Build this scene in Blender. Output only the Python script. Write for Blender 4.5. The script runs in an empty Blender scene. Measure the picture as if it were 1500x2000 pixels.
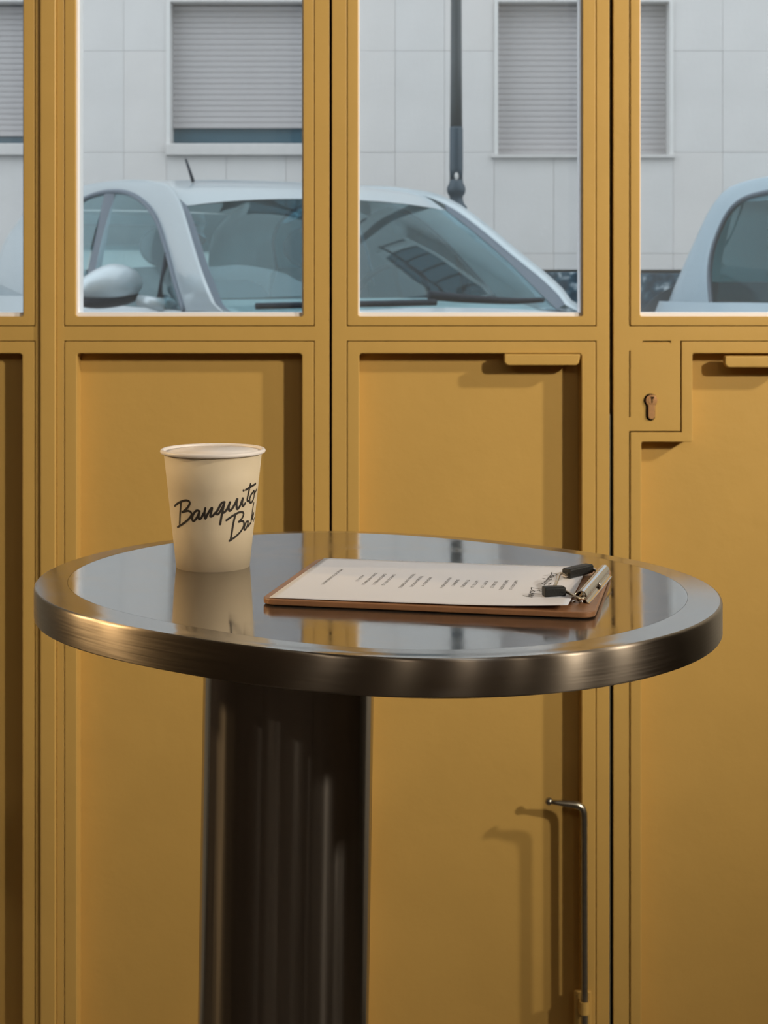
import bpy, bmesh, math, random
from mathutils import Vector, Matrix

# ------------------------------------------------------------------ camera, light, exposure
random.seed(7)
scn = bpy.context.scene
COL = scn.collection
F, YH, H = 3200.0, 530.0, 1.3244          # focal length and horizon row in a 1500x2000 frame, eye height
DOOR_Y = 2.6                              # front face of the folding doors
T = 1.100                                 # height of the flat table top

cam = bpy.data.cameras.new('camera')
cam.sensor_fit = 'HORIZONTAL'; cam.sensor_width = 36.0
cam.lens = 36.0 * F / 1500.0
cam.shift_y = -(1000.0 - YH) / 1500.0
cam.clip_start = 0.05; cam.clip_end = 200
cam.dof.use_dof = True; cam.dof.focus_distance = 1.16
cam.dof.aperture_fstop = (cam.lens / 1000.0) / 0.0022
camo = bpy.data.objects.new('camera', cam); COL.objects.link(camo)
camo.location = (0, 0, H); camo.rotation_euler = (math.pi / 2, 0, 0)
scn.camera = camo

w = bpy.data.worlds.new('overcast_sky'); scn.world = w; w.use_nodes = True
nt = w.node_tree; bg = nt.nodes['Background']
tc = nt.nodes.new('ShaderNodeTexCoord'); sp = nt.nodes.new('ShaderNodeSeparateXYZ')
rp = nt.nodes.new('ShaderNodeValToRGB')
rp.color_ramp.elements[0].position = 0.0; rp.color_ramp.elements[0].color = (0.84, 0.87, 0.90, 1)
rp.color_ramp.elements[1].position = 0.7; rp.color_ramp.elements[1].color = (0.95, 0.975, 1.0, 1)
nt.links.new(tc.outputs['Generated'], sp.inputs[0]); nt.links.new(sp.outputs['Z'], rp.inputs[0])
nt.links.new(rp.outputs[0], bg.inputs[0]); bg.inputs[1].default_value = 1.98

def lamp(name, loc, power, color, radius, kind='POINT'):
    l = bpy.data.lights.new(name, kind); l.energy = power; l.color = color
    l.shadow_soft_size = radius
    if kind == 'SPOT': l.spot_size = math.radians(66); l.spot_blend = 1.0
    o = bpy.data.objects.new(name, l); COL.objects.link(o); o.location = loc
    return o
WARM = (1.0, 0.89, 0.72)
def spot(loc, target, power, size, radius=0.10, color=WARM):
    o = lamp('door_or_fill_spot', loc, power, color, radius, 'SPOT'); o.data.spot_size = math.radians(size)  # shared by the door spots and the added fills
    o.rotation_euler = (Vector(target) - Vector(loc)).to_track_quat('-Z', 'Y').to_euler()
    return o
spot((3.1, -0.95, 2.66), (0.2, 2.6, 2.12), 600, 60)
spot((3.62, 0.62, 3.05), (0.2, 2.6, 2.0), 440, 70)
AMBER = (1.0, 0.70, 0.36)
spot((-2.6, 1.30, 2.0), (-0.1, 1.2, 1.12), 95, 34, 0.10, AMBER)  # added amber fill pair from the left, brightens the cup side
spot((-2.5, 1.95, 2.2), (-0.1, 1.2, 1.12), 95, 34, 0.10, AMBER)
spot((0.35, 0.75, 3.3), (0.05, 1.16, 1.1), 14, 26, 0.12, (0.90, 0.96, 1.0))  # added neutral fill above the table, brightens the menu sheet
for loc, pw in (((-2.3, -1.6, 3.2), 24), ((-0.9, -3.1, 3.2), 26), ((0.9, -3.2, 3.2), 34), ((2.6, -2.9, 3.2), 26)):
    lamp('room_fill', loc, pw, WARM, 0.06)  # added fill lights that lift the dark unseen room, no real fittings

scn.view_settings.view_transform = 'Standard'; scn.view_settings.look = 'None'
scn.view_settings.gamma = 1.0; scn.view_settings.use_curve_mapping = False
scn.view_settings.exposure = 0.0

# ------------------------------------------------------------------ helpers
def lin(c):
    return tuple(((v / 255) / 12.92 if v / 255 <= 0.04045 else ((v / 255 + 0.055) / 1.055) ** 2.4) for v in c) + (1.0,)

def ray(x, y, D): return Vector(((x - 750) / F * D, D, H - (y - YH) / F * D))
def onz(x, y, z):
    D = F * (H - z) / (y - YH); return Vector(((x - 750) / F * D, D, z))
S = F / DOOR_Y
def dx(x): return (x - 750) / S
def dz(y): return H - (y - YH) / S

def mat(name, color, rough=0.5, metal=0.0, noise=0.0, nscale=20.0, bump=0.0, bscale=60.0, stretch=(1, 1, 1), spec=0.5, coat=0.0, rvar=0.0):
    m = bpy.data.materials.new(name); m.use_nodes = True
    n = m.node_tree.nodes; L = m.node_tree.links; b = n['Principled BSDF']
    b.inputs['Base Color'].default_value = color; b.inputs['Roughness'].default_value = rough
    b.inputs['Metallic'].default_value = metal; b.inputs['Specular IOR Level'].default_value = spec
    b.inputs['Coat Weight'].default_value = coat
    if noise or bump or rvar:
        t = n.new('ShaderNodeTexCoord'); mp = n.new('ShaderNodeMapping'); mp.inputs['Scale'].default_value = stretch
        L.new(t.outputs['Object'], mp.inputs[0])
    if noise:
        x = n.new('ShaderNodeTexNoise'); x.inputs['Scale'].default_value = nscale; x.inputs['Detail'].default_value = 6
        L.new(mp.outputs[0], x.inputs['Vector'])
        h = n.new('ShaderNodeMix'); h.data_type = 'RGBA'
        h.inputs['A'].default_value = tuple(c * (1 - noise) for c in color[:3]) + (1,)
        h.inputs['B'].default_value = tuple(min(1, c * (1 + noise)) for c in color[:3]) + (1,)
        L.new(x.outputs['Fac'], h.inputs['Factor']); L.new(h.outputs['Result'], b.inputs['Base Color'])
    if rvar:
        x = n.new('ShaderNodeTexNoise'); x.inputs['Scale'].default_value = nscale; x.inputs['Detail'].default_value = 5
        L.new(mp.outputs[0], x.inputs['Vector'])
        r = n.new('ShaderNodeMapRange'); r.inputs['From Min'].default_value = 0.3; r.inputs['From Max'].default_value = 0.7
        r.inputs['To Min'].default_value = max(0.02, rough - rvar); r.inputs['To Max'].default_value = rough + rvar
        L.new(x.outputs['Fac'], r.inputs['Value']); L.new(r.outputs[0], b.inputs['Roughness'])
    if bump:
        x = n.new('ShaderNodeTexNoise'); x.inputs['Scale'].default_value = bscale; x.inputs['Detail'].default_value = 4
        L.new(mp.outputs[0], x.inputs['Vector'])
        q = n.new('ShaderNodeBump'); q.inputs['Strength'].default_value = 1.0; q.inputs['Distance'].default_value = bump
        L.new(x.outputs['Fac'], q.inputs['Height']); L.new(q.outputs[0], b.inputs['Normal'])
    return m

def glass(name, tint, refl=1.0, dust=0.0, dustcol=(0.8, 0.85, 0.9, 1), ior=1.5, rcol=(1, 1, 1, 1)):
    m = bpy.data.materials.new(name); m.use_nodes = True
    n = m.node_tree.nodes; L = m.node_tree.links; n.clear()
    o = n.new('ShaderNodeOutputMaterial'); tr = n.new('ShaderNodeBsdfTransparent'); tr.inputs[0].default_value = tint
    gl = n.new('ShaderNodeBsdfGlossy'); gl.inputs['Roughness'].default_value = 0.01; gl.inputs[0].default_value = rcol
    fr = n.new('ShaderNodeFresnel'); fr.inputs[0].default_value = ior
    mu = n.new('ShaderNodeMath'); mu.operation = 'MULTIPLY'; mu.inputs[1].default_value = refl
    L.new(fr.outputs[0], mu.inputs[0])
    mx = n.new('ShaderNodeMixShader'); L.new(mu.outputs[0], mx.inputs[0]); L.new(tr.outputs[0], mx.inputs[1]); L.new(gl.outputs[0], mx.inputs[2])
    last = mx
    if dust:
        df = n.new('ShaderNodeBsdfDiffuse'); df.inputs[0].default_value = dustcol
        m2 = n.new('ShaderNodeMixShader'); m2.inputs[0].default_value = dust
        L.new(mx.outputs[0], m2.inputs[1]); L.new(df.outputs[0], m2.inputs[2]); last = m2
    L.new(last.outputs[0], o.inputs[0])
    return m

def wloc(p):
    v = Vector((0, 0, 0))
    while p is not None: v += p.location; p = p.parent
    return v

def obj(name, data, material=None, parent=None, smooth=False, bevel=0.0, seg=2, loc=None):
    """data = (verts, faces) in world coordinates (or in local ones when loc is given)"""
    vs, fs = data
    me = bpy.data.meshes.new(name)
    off = wloc(parent)
    if loc is None: vs = [tuple(Vector(v) - off) for v in vs]
    me.from_pydata([tuple(v) for v in vs], [], fs); me.validate()
    bm = bmesh.new(); bm.from_mesh(me); bmesh.ops.recalc_face_normals(bm, faces=bm.faces[:]); bm.to_mesh(me); bm.free()
    if material: me.materials.append(material)
    o = bpy.data.objects.new(name, me); COL.objects.link(o)
    if parent is not None: o.parent = parent
    if loc is not None: o.location = Vector(loc) - off
    if smooth:
        for p in me.polygons: p.use_smooth = True
    if bevel:
        b = o.modifiers.new('bevel', 'BEVEL'); b.width = bevel; b.segments = seg; b.limit_method = 'ANGLE'; b.angle_limit = math.radians(40)
        for p in me.polygons: p.use_smooth = True
        b.harden_normals = False
        wn = o.modifiers.new('wn', 'WEIGHTED_NORMAL'); wn.keep_sharp = True
    return o

def tag(o, label=None, cat=None, group=None, kind=None):
    if label: o['label'] = label
    if cat: o['category'] = cat
    if group: o['group'] = group
    if kind: o['kind'] = kind
    return o

def empty(name, loc, label=None, cat=None, group=None, kind=None):
    o = bpy.data.objects.new(name, None); COL.objects.link(o); o.location = loc; o.empty_display_size = 0.05
    return tag(o, label, cat, group, kind)

def join(*ds):
    V, Fc = [], []
    for v, f in ds:
        k = len(V); V += [tuple(a) for a in v]; Fc += [tuple(i + k for i in q) for q in f]
    return V, Fc

def box(x0, x1, y0, y1, z0, z1):
    v = [(x, y, z) for x in (x0, x1) for y in (y0, y1) for z in (z0, z1)]
    return v, [(0, 1, 3, 2), (4, 6, 7, 5), (0, 4, 5, 1), (2, 3, 7, 6), (0, 2, 6, 4), (1, 5, 7, 3)]

def grid_plate(xs, zs, holes, y0, y1):
    """plate in the XZ plane made of grid cells, those in holes left out (welded, open cells get side faces)"""
    nx, nz = len(xs) - 1, len(zs) - 1
    idx = {}; V = []; Fc = []
    def vid(i, j, k):
        if (i, j, k) not in idx: idx[(i, j, k)] = len(V); V.append((xs[i], (y0, y1)[k], zs[j]))
        return idx[(i, j, k)]
    solid = lambda i, j: 0 <= i < nx and 0 <= j < nz and (i, j) not in holes
    for i in range(nx):
        for j in range(nz):
            if not solid(i, j): continue
            Fc.append((vid(i, j, 0), vid(i + 1, j, 0), vid(i + 1, j + 1, 0), vid(i, j + 1, 0)))
            Fc.append((vid(i, j, 1), vid(i, j + 1, 1), vid(i + 1, j + 1, 1), vid(i + 1, j, 1)))
            for (di, dj, a, b) in ((-1, 0, (i, j), (i, j + 1)), (1, 0, (i + 1, j), (i + 1, j + 1)), (0, -1, (i, j), (i + 1, j)), (0, 1, (i, j + 1), (i + 1, j + 1))):
                if not solid(i + di, j + dj): Fc.append((vid(*a, 0), vid(*b, 0), vid(*b, 1), vid(*a, 1)))
    return V, Fc

def round_poly(pts, r, seg=5):
    out = []; n = len(pts)
    for i in range(n):
        p0, p, p1 = Vector(pts[i - 1]), Vector(pts[i]), Vector(pts[(i + 1) % n])
        a, b = (p0 - p).normalized(), (p1 - p).normalized()
        s, e = p + a * r, p + b * r; c = p + (a + b) * r
        for k in range(seg + 1):
            t = k / seg * math.pi / 2
            q = c - b * r * math.cos(t) - a * r * math.sin(t)
            out.append((q.x, q.y))
    return out

def ring_plate(outer, inner, y0, y1):
    n = len(outer); V = []
    for y in (y0, y1):
        V += [(x, y, z) for x, z in outer]; V += [(x, y, z) for x, z in inner]
    Fc = []
    for i in range(n):
        j = (i + 1) % n
        Fc += [(i, j, n + j, n + i), (2 * n + i, 3 * n + i, 3 * n + j, 2 * n + j), (i, 2 * n + i, 2 * n + j, j), (n + i, n + j, 3 * n + j, 3 * n + i)]
    return V, Fc

def extrude(poly, y0, y1):
    n = len(poly); V = [(x, y0, z) for x, z in poly] + [(x, y1, z) for x, z in poly]
    return V, [tuple(range(n)), tuple(range(2 * n - 1, n - 1, -1))] + [(i, (i + 1) % n, n + (i + 1) % n, n + i) for i in range(n)]

def lathe(prof, c, n=64, axis=None):
    """profile of (r, z) about the vertical axis through c"""
    V = []; Fc = []; m = len(prof)
    for i in range(n):
        a = 2 * math.pi * i / n
        for r, z in prof: V.append((c[0] + r * math.cos(a), c[1] + r * math.sin(a), c[2] + z))
    for i in range(n):
        for k in range(m - 1):
            j = (i + 1) % n; Fc.append((i * m + k, j * m + k, j * m + k + 1, i * m + k + 1))
    if prof[0][0] > 1e-6: Fc.append(tuple(i * m for i in range(n))[::-1])
    if prof[-1][0] > 1e-6: Fc.append(tuple(i * m + m - 1 for i in range(n)))
    return V, Fc

def catmull(pts, n):
    P = [Vector(p) for p in pts]
    if len(P) == 2: return [P[0].lerp(P[1], i / (n - 1)) for i in range(n)]
    D = [0]
    for i in range(1, len(P)): D.append(D[-1] + max(1e-9, (P[i] - P[i - 1]).length))
    out = []
    for k in range(n):
        s = D[-1] * k / (n - 1); i = 0
        while i < len(P) - 2 and s > D[i + 1]: i += 1
        t = (s - D[i]) / (D[i + 1] - D[i])
        p1, p2 = P[i], P[i + 1]; p0 = P[i - 1] if i else p1 * 2 - p2; p3 = P[i + 2] if i + 2 < len(P) else p2 * 2 - p1
        out.append(0.5 * ((2 * p1) + (p2 - p0) * t + (2 * p0 - 5 * p1 + 4 * p2 - p3) * t * t + (3 * p1 - p0 - 3 * p2 + p3) * t ** 3))
    return out

def loft(curves, n=24, m=None):
    C = [catmull(c, n) for c in curves]
    if m:
        C2 = [[None] * n for _ in range(m)]
        for i in range(n):
            col = catmull([c[i] for c in C], m)
            for k in range(m): C2[k][i] = col[k]
        C = C2
    V = [tuple(p) for c in C for p in c]; Fc = []
    for a in range(len(C) - 1):
        for i in range(n - 1): Fc.append((a * n + i, a * n + i + 1, (a + 1) * n + i + 1, (a + 1) * n + i))
    return V, Fc

def tube(pts, r, n=10, cap=True, flat=None):
    """r: number or list of radii; flat=(sx) squashes nothing"""
    P = [Vector(p) for p in pts]; V = []; Fc = []
    R = r if isinstance(r, (list, tuple)) else [r] * len(P)
    up = Vector((0, 0, 1)); prev = None
    for i, p in enumerate(P):
        d = (P[min(i + 1, len(P) - 1)] - P[max(i - 1, 0)]).normalized()
        if prev is None:
            u = d.cross(up)
            if u.length < 0.1: u = d.cross(Vector((1, 0, 0)))
            u.normalize()
        else: u = (prev - d * prev.dot(d)).normalized()
        prev = u; v = d.cross(u)
        for k in range(n):
            a = 2 * math.pi * k / n; V.append(tuple(p + (u * math.cos(a) + v * math.sin(a)) * R[i]))
    for i in range(len(P) - 1):
        for k in range(n): Fc.append((i * n + k, i * n + (k + 1) % n, (i + 1) * n + (k + 1) % n, (i + 1) * n + k))
    if cap: Fc.append(tuple(range(n))[::-1]); Fc.append(tuple((len(P) - 1) * n + k for k in range(n)))
    return V, Fc

def ball(c, r, n=16, sc=(1, 1, 1)):
    V = []; Fc = []; m = n // 2
    for j in range(m + 1):
        t = math.pi * j / m
        for i in range(n):
            a = 2 * math.pi * i / n
            V.append((c[0] + sc[0] * r * math.sin(t) * math.cos(a), c[1] + sc[1] * r * math.sin(t) * math.sin(a), c[2] + sc[2] * r * math.cos(t)))
    for j in range(m):
        for i in range(n): Fc.append((j * n + i, j * n + (i + 1) % n, (j + 1) * n + (i + 1) % n, (j + 1) * n + i))
    return V, Fc

# ------------------------------------------------------------------ materials
M_paint = mat('mustard_enamel', (0.55, 0.345, 0.098, 1), 0.42, noise=0.05, nscale=9, bump=0.0006, bscale=45, spec=0.35)
M_gap = mat('gap_black', (0.006, 0.006, 0.006, 1), 0.8, spec=0.1)  # near-black stands in for the shade in the leaf gaps
M_seal = mat('pale_putty', (0.86, 0.84, 0.86, 1), 0.6)
M_pane = glass('window_glass', (0.93, 0.965, 0.98, 1), 0.6, dust=0.035)
M_room = mat('room_plaster', (0.15, 0.115, 0.09, 1), 0.8, noise=0.06)
M_ceil = mat('ceiling_plaster', (0.20, 0.165, 0.135, 1), 0.85)
M_floor = mat('dark_floor', (0.10, 0.08, 0.062, 1), 0.6, noise=0.15, nscale=5)
M_asphalt = mat('asphalt', (0.16, 0.165, 0.17, 1), 0.9, noise=0.2, nscale=60, bump=0.003, bscale=150)
M_pavement = mat('pavement_concrete', (0.36, 0.36, 0.35, 1), 0.9, noise=0.12, nscale=12)
M_facade = mat('cafe_front_render', (0.36, 0.35, 0.31, 1), 0.8, noise=0.08)

# ------------------------------------------------------------------ room shell
def struct(name, data, m, label=None):
    o = obj(name, data, m); o['kind'] = 'structure'
    if label: o['label'] = label
    return o
XL, XR, YB, ZC = -3.0, 4.2, -3.6, 3.4
struct('floor', box(XL, XR, YB, 2.58, -0.1, 0.0), M_floor, 'dark floor of the café room')
struct('ceiling', box(XL, XR, YB, 2.6, ZC, ZC + 0.1), M_ceil, 'plaster ceiling of the café room')
struct('wall_left', box(XL - 0.1, XL, YB, 2.7, -0.1, ZC), M_room, 'brown plaster side wall')
struct('wall_right', box(XR, XR + 0.1, YB, 2.7, -0.1, ZC), M_room, 'brown plaster side wall on the lamp side')
struct('wall_back', box(XL, XR, YB - 0.1, YB, -0.1, ZC), M_room, 'brown plaster wall behind the viewpoint')
DX0, DX1, DZ0, DZ1 = dx(-472), dx(1748), dz(2137), dz(-832)
frontwall = join(box(XL, DX0 - 0.004, 2.60, 2.72, -0.1, 6.4), box(DX1 + 0.004, XR, 2.60, 2.72, -0.1, 6.4),
                 box(DX0 - 0.004, DX1 + 0.004, 2.60, 2.72, DZ1 + 0.004, 6.4))
struct('wall_front', frontwall, M_facade, 'street wall around the mustard folding doors')
struct('trim_1', box(DX0 - 0.004, DX1 + 0.004, 2.585, 2.72, -0.1, DZ0 - 0.006), M_facade, 'threshold step below the folding doors')

# ------------------------------------------------------------------ folding doors
WT, WB, PT, PB = dz(-760), dz(618), dz(690), dz(2085)      # window top, window bottom, panel top, panel bottom
Y0, Y1 = DOOR_Y, DOOR_Y + 0.045
YP = DOOR_Y + 0.035
def rect(x0, x1, z0, z1): return [(x0, z0), (x1, z0), (x1, z1), (x0, z1)]

def make_door(n, x0, x1, wl, wr, bl, br, label, kind):
    """x0..x1 leaf edges, wl..wr glass opening, bl, br bead outer edges: pixels measured on the door plane"""
    X0, X1, WL, WR, BL, BR = (dx(v) for v in (x0, x1, wl, wr, bl, br))
    g = 1.2 / S
    r = empty('door_%d' % n, ((X0 + X1) / 2, DOOR_Y, DZ0), label, 'door', None, 'structure')
    xs = [X0, BL - g, BR + g, X1]
    zb0, zb1 = dz(2107) , dz(667)         # lower bead outer
    zw0, zw1 = dz(636), dz(-777)          # window bead outer
    if kind == 'lock':
        lx = [1228.6, 1231, 1255, 1310, 1328.6]
        xs = [X0] + [dx(v) for v in lx] + [BR + g, X1]
        zs = [DZ0, zb0 - g, dz(842.2), dz(815), dz(685), dz(670.5), zb1 + g, zw0 - g, zw1 + g, DZ1]
        holes = set()
        nx = len(xs) - 1
        for i in range(1, nx - 1):
            holes.add((i, 1)); holes.add((i, 7))
        for j in (2, 3, 4, 5): holes.add((5, j))
        holes.add((1, 3)); holes.add((3, 5))
        obj('door_frame', grid_plate(xs, zs, holes, Y0, Y1), M_paint, r, bevel=0.0011)
        a = 2.2
        oc = [(dx(1231.2), zb0), (BR, zb0), (BR, zb1), (dx(1331), zb1), (dx(1331), dz(844.5)), (dx(1231.2), dz(844.5))]
        b = 20.5 / S
        ic = [(dx(1252.5), PB), (BR - b, PB), (BR - b, PT), (dx(1352.5), PT), (dx(1352.5), dz(863)), (dx(1252.5), dz(863))]
        bead = ring_plate(round_poly(oc, 1.5 / S), round_poly(ic, 4 / S), Y0 - 0.0004, Y1)
    else:
        zs = [DZ0, zb0 - g, zb1 + g, zw0 - g, zw1 + g, DZ1]
        obj('door_frame', grid_plate(xs, zs, {(1, 1), (1, 3)}, Y0, Y1), M_paint, r, bevel=0.0011)
        b = 21.5 / S
        bead = ring_plate(round_poly(rect(BL, BR, zb0, zb1), 3 / S), round_poly(rect(WL + 2 / S, WR - 2 / S, PB, PT), 6.5 / S), Y0 - 0.0004, Y1)
    obj('panel_bead', bead, M_paint, r, bevel=0.0014)
    obj('window_bead', ring_plate(round_poly(rect(BL, BR, zw0, zw1), 3 / S), round_poly(rect(WL, WR, WB, WT), 5 / S), Y0 - 0.0004, Y0 + 0.007), M_paint, r, bevel=0.0014)
    obj('door_panel', box(X0 + 0.002, X1 - 0.002, YP, YP + 0.02, DZ0 + 0.002, dz(660)), M_paint, r)
    q = 5 / S; e = 0.006
    obj('backing_frame', ring_plate(rect(X0 + 0.002, X1 - 0.002, dz(660) + 0.0005, DZ1 - 0.002), rect(WL - e, WR + e, WB - e, WT + e), Y0 + 0.012, YP + 0.02), M_paint, r)
    obj('glazing_seal', ring_plate(rect(WL - e + .0003, WR + e - .0003, WB - e + .0003, WT + e - .0003), round_poly(rect(WL + q * .8, WR - q * .8, WB + q * 1.6, WT - q), 3 / S, 1)[::2] if False else rect(WL + q * .5, WR - q * .5, WB + q * 1.4, WT - q), Y0 + 0.0075, YP + 0.02), M_seal, r)
    obj('window_pane', box(WL - e / 2, WR + e / 2, YP - 0.012, YP - 0.008, WB - e / 2, WT + e / 2), M_pane, r)
    return r

d1 = make_door(1, -470, 78.6, -400, 45.5, -421, 67.6, 'mustard metal door leaf cut off at the left edge of the photo', 'plain')
d2 = make_door(2, 110.8, 643.0, 148, 592, 126.2, 613, 'mustard metal door leaf behind the paper cup', 'plain')
d3 = make_door(3, 648.2, 1190.5, 699.5, 1138, 678.3, 1163.4, 'mustard metal door leaf with pull tab and long drop bolt', 'plain')
d4 = make_door(4, 1197.8, 1744, 1250, 1690, 1231.2, 1712, 'mustard metal door leaf with the brass lock cylinder', 'lock')

# strips between the leaves
obj('cover_strip', box(dx(79.3), dx(110.2), Y0 - 0.006, Y1, DZ0, DZ1), M_paint, d2, bevel=0.0022, seg=3)
obj('gap_shade', box(dx(643.4), dx(647.8), Y0 + 0.010, Y1, DZ0, DZ1), M_gap, d2)  # dark strip painted as the shade of the open gap
obj('gap_shade', box(dx(1190.9), dx(1197.4), Y0 + 0.010, Y1, DZ0, DZ1), M_gap, d3)
obj('gap_shade', box(dx(78.7), dx(79.2), Y0 + 0.004, Y1, DZ0, DZ1), M_gap, d1)
M_edge_line = mat('grey_green_metal', (0.35, 0.38, 0.33, 1), 0.3, metal=0.8)
obj('edge_strip', box(dx(1190.9), dx(1192.5), Y0 + 0.002, Y0 + 0.0095, DZ0, dz(810)), M_edge_line, d3)  # thin grey-green line in the lower part of the gap

obj('slot_filler', box(dx(1256), dx(1309), Y0 + 0.0016, Y0 + 0.02, dz(670.4), dz(668)), M_paint, d4)
# pull tabs
def pull_tab(x0, x1, y0, y1, door):
    p = [(dx(x0), dz(y0)), (dx(x1), dz(y0)), (dx(x1 - 3), dz(y1 - 6)), (dx(x1 - 8), dz(y1)), (dx(x0 + 6), dz(y1)), (dx(x0), dz(y1 - 6))]
    obj('pull_tab', extrude(p, Y0 - 0.007, Y0 + 0.010), M_paint, door, bevel=0.0025, seg=3)
pull_tab(984, 1133, 691, 713.5, d3)
pull_tab(1414, 1564, 695, 717.5, d4)

# lock cylinder
M_brass = mat('worn_brass', (0.60, 0.33, 0.15, 1), 0.42, metal=0.65, noise=0.15, nscale=200)
M_dark = mat('dark_hole', (0.004, 0.003, 0.003, 1), 0.9, spec=0.0)
def keyprofile(cx, cy, R, wdt, bot):
    p = []
    a0 = math.asin(wdt / R)
    for k in range(25):
        a = -math.pi / 2 + a0 + (2 * math.pi - 2 * a0) * k / 24
        p.append((dx(cx) + R / S * math.cos(a), dz(cy) + R / S * math.sin(a)))
    for k in range(9):
        a = math.pi + math.pi * k / 8
        p.append((dx(cx) + wdt / S * math.cos(a), dz(bot) + wdt / S * math.sin(a)))
    return p
obj('lock_recess', extrude(keyprofile(1270.5, 782, 13.3, 9.0, 813), Y0 - 0.0005, Y0 + 0.001), M_dark, d4)
lk = obj('lock_cylinder', extrude(keyprofile(1272, 782, 11.2, 6.6, 812), Y0 - 0.004, Y0 + 0.005), M_brass, d4, bevel=0.0006)
def disc_y(cx, cz, r, y0, y1, n=24): return extrude([(cx + r * math.cos(2 * math.pi * k / n), cz + r * math.sin(2 * math.pi * k / n)) for k in range(n)], y0, y1)
obj('cylinder_plug', disc_y(dx(1272.5), dz(782), 7.6 / S, Y0 - 0.0048, Y0 - 0.001), M_brass, lk, bevel=0.0005)
obj('keyway', join(box(dx(1271.4), dx(1273.6), Y0 - 0.0050, Y0 - 0.003, dz(787), dz(776)), box(dx(1270.6), dx(1276.5), Y0 - 0.0050, Y0 - 0.003, dz(778.5), dz(774.5))), M_dark, lk)

# drop bolt
M_steel = mat('dull_steel', (0.30, 0.28, 0.235, 1), 0.28, metal=0.95, noise=0.25, nscale=90)
YR = Y0 - 0.017
rod = [(1139.5, 2100), (1139, 1900), (1138.5, 1750), (1138.3, 1620), (1138, 1590), (1137, 1578), (1133, 1570), (1126, 1566), (1116, 1564), (1100, 1562.5), (1086, 1561), (1077, 1560)]
rr = [6.4, 6.4, 6.4, 6.4, 6.6, 6.9, 7.2, 7.4, 7.2, 6.2, 4.8, 3.6]
pts = catmull([Vector((dx(x), YR, dz(y))) for x, y in rod], 60)
rad = [v.x / S for v in catmull([Vector((a, i * 0.001, 0)) for i, a in enumerate(rr)], 60)]
# arc-length matched radii
def lerp_r(p):
    best = min(range(len(rod)), key=lambda i: (dx(rod[i][0]) - p.x) ** 2 + (dz(rod[i][1]) - p.z) ** 2); return rr[best] / S
rad = [lerp_r(p) for p in pts]
for _ in range(3): rad = [(rad[max(i - 1, 0)] + rad[i] + rad[min(i + 1, 59)]) / 3 for i in range(60)]
bolt = obj('drop_bolt', tube(pts, rad, 14), M_steel, d3, smooth=True)
obj('bolt_knob', ball((dx(1070), YR, dz(1558.5)), 7.6 / S), M_steel, bolt, smooth=True)
obj('bolt_bracket', join(box(dx(1121), dx(1154), Y0 - 0.006, Y0 + 0.002, dz(2040), dz(1934)), ), M_paint, d3, bevel=0.002)
def arc_strap(cx, cy0, cy1, r, y):
    V = []; n = 15
    for z in (dz(cy1), dz(cy0)):
        for rr_ in (r, r + 0.0022):
            for k in range(n):
                a = math.pi * k / (n - 1)
                V.append((dx(cx) + rr_ * math.cos(a), y - rr_ * math.sin(a), z))
    Fc = []
    q = lambda z, l, k: (z * 2 + l) * n + k
    for k in range(n - 1):
        Fc += [(q(0, 1, k), q(0, 1, k + 1), q(1, 1, k + 1), q(1, 1, k)), (q(0, 0, k), q(1, 0, k), q(1, 0, k + 1), q(0, 0, k + 1)),
               (q(0, 0, k), q(0, 0, k + 1), q(0, 1, k + 1), q(0, 1, k)), (q(1, 0, k), q(1, 1, k), q(1, 1, k + 1), q(1, 0, k + 1))]
    return V, Fc
strap = arc_strap(1138.5, 1946, 1970, 7.4 / S, YR)
legs = join(*[box(min(a, b), max(a, b), YR, Y0 - 0.005, dz(1970), dz(1946)) for a, b in ((dx(1138.5) + 7.4 / S, dx(1138.5) + 7.4 / S + 0.0022), (dx(1138.5) - 7.4 / S - 0.0022, dx(1138.5) - 7.4 / S))])
obj('bolt_guide', join(strap, legs), M_paint, d3)
for cx, cy in ((1149, 1941), (1126, 1941)):
    obj('bracket_screw', disc_y(dx(cx), dz(cy), 3.0 / S, Y0 - 0.0075, Y0 - 0.005, 12), M_paint, d3)

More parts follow.
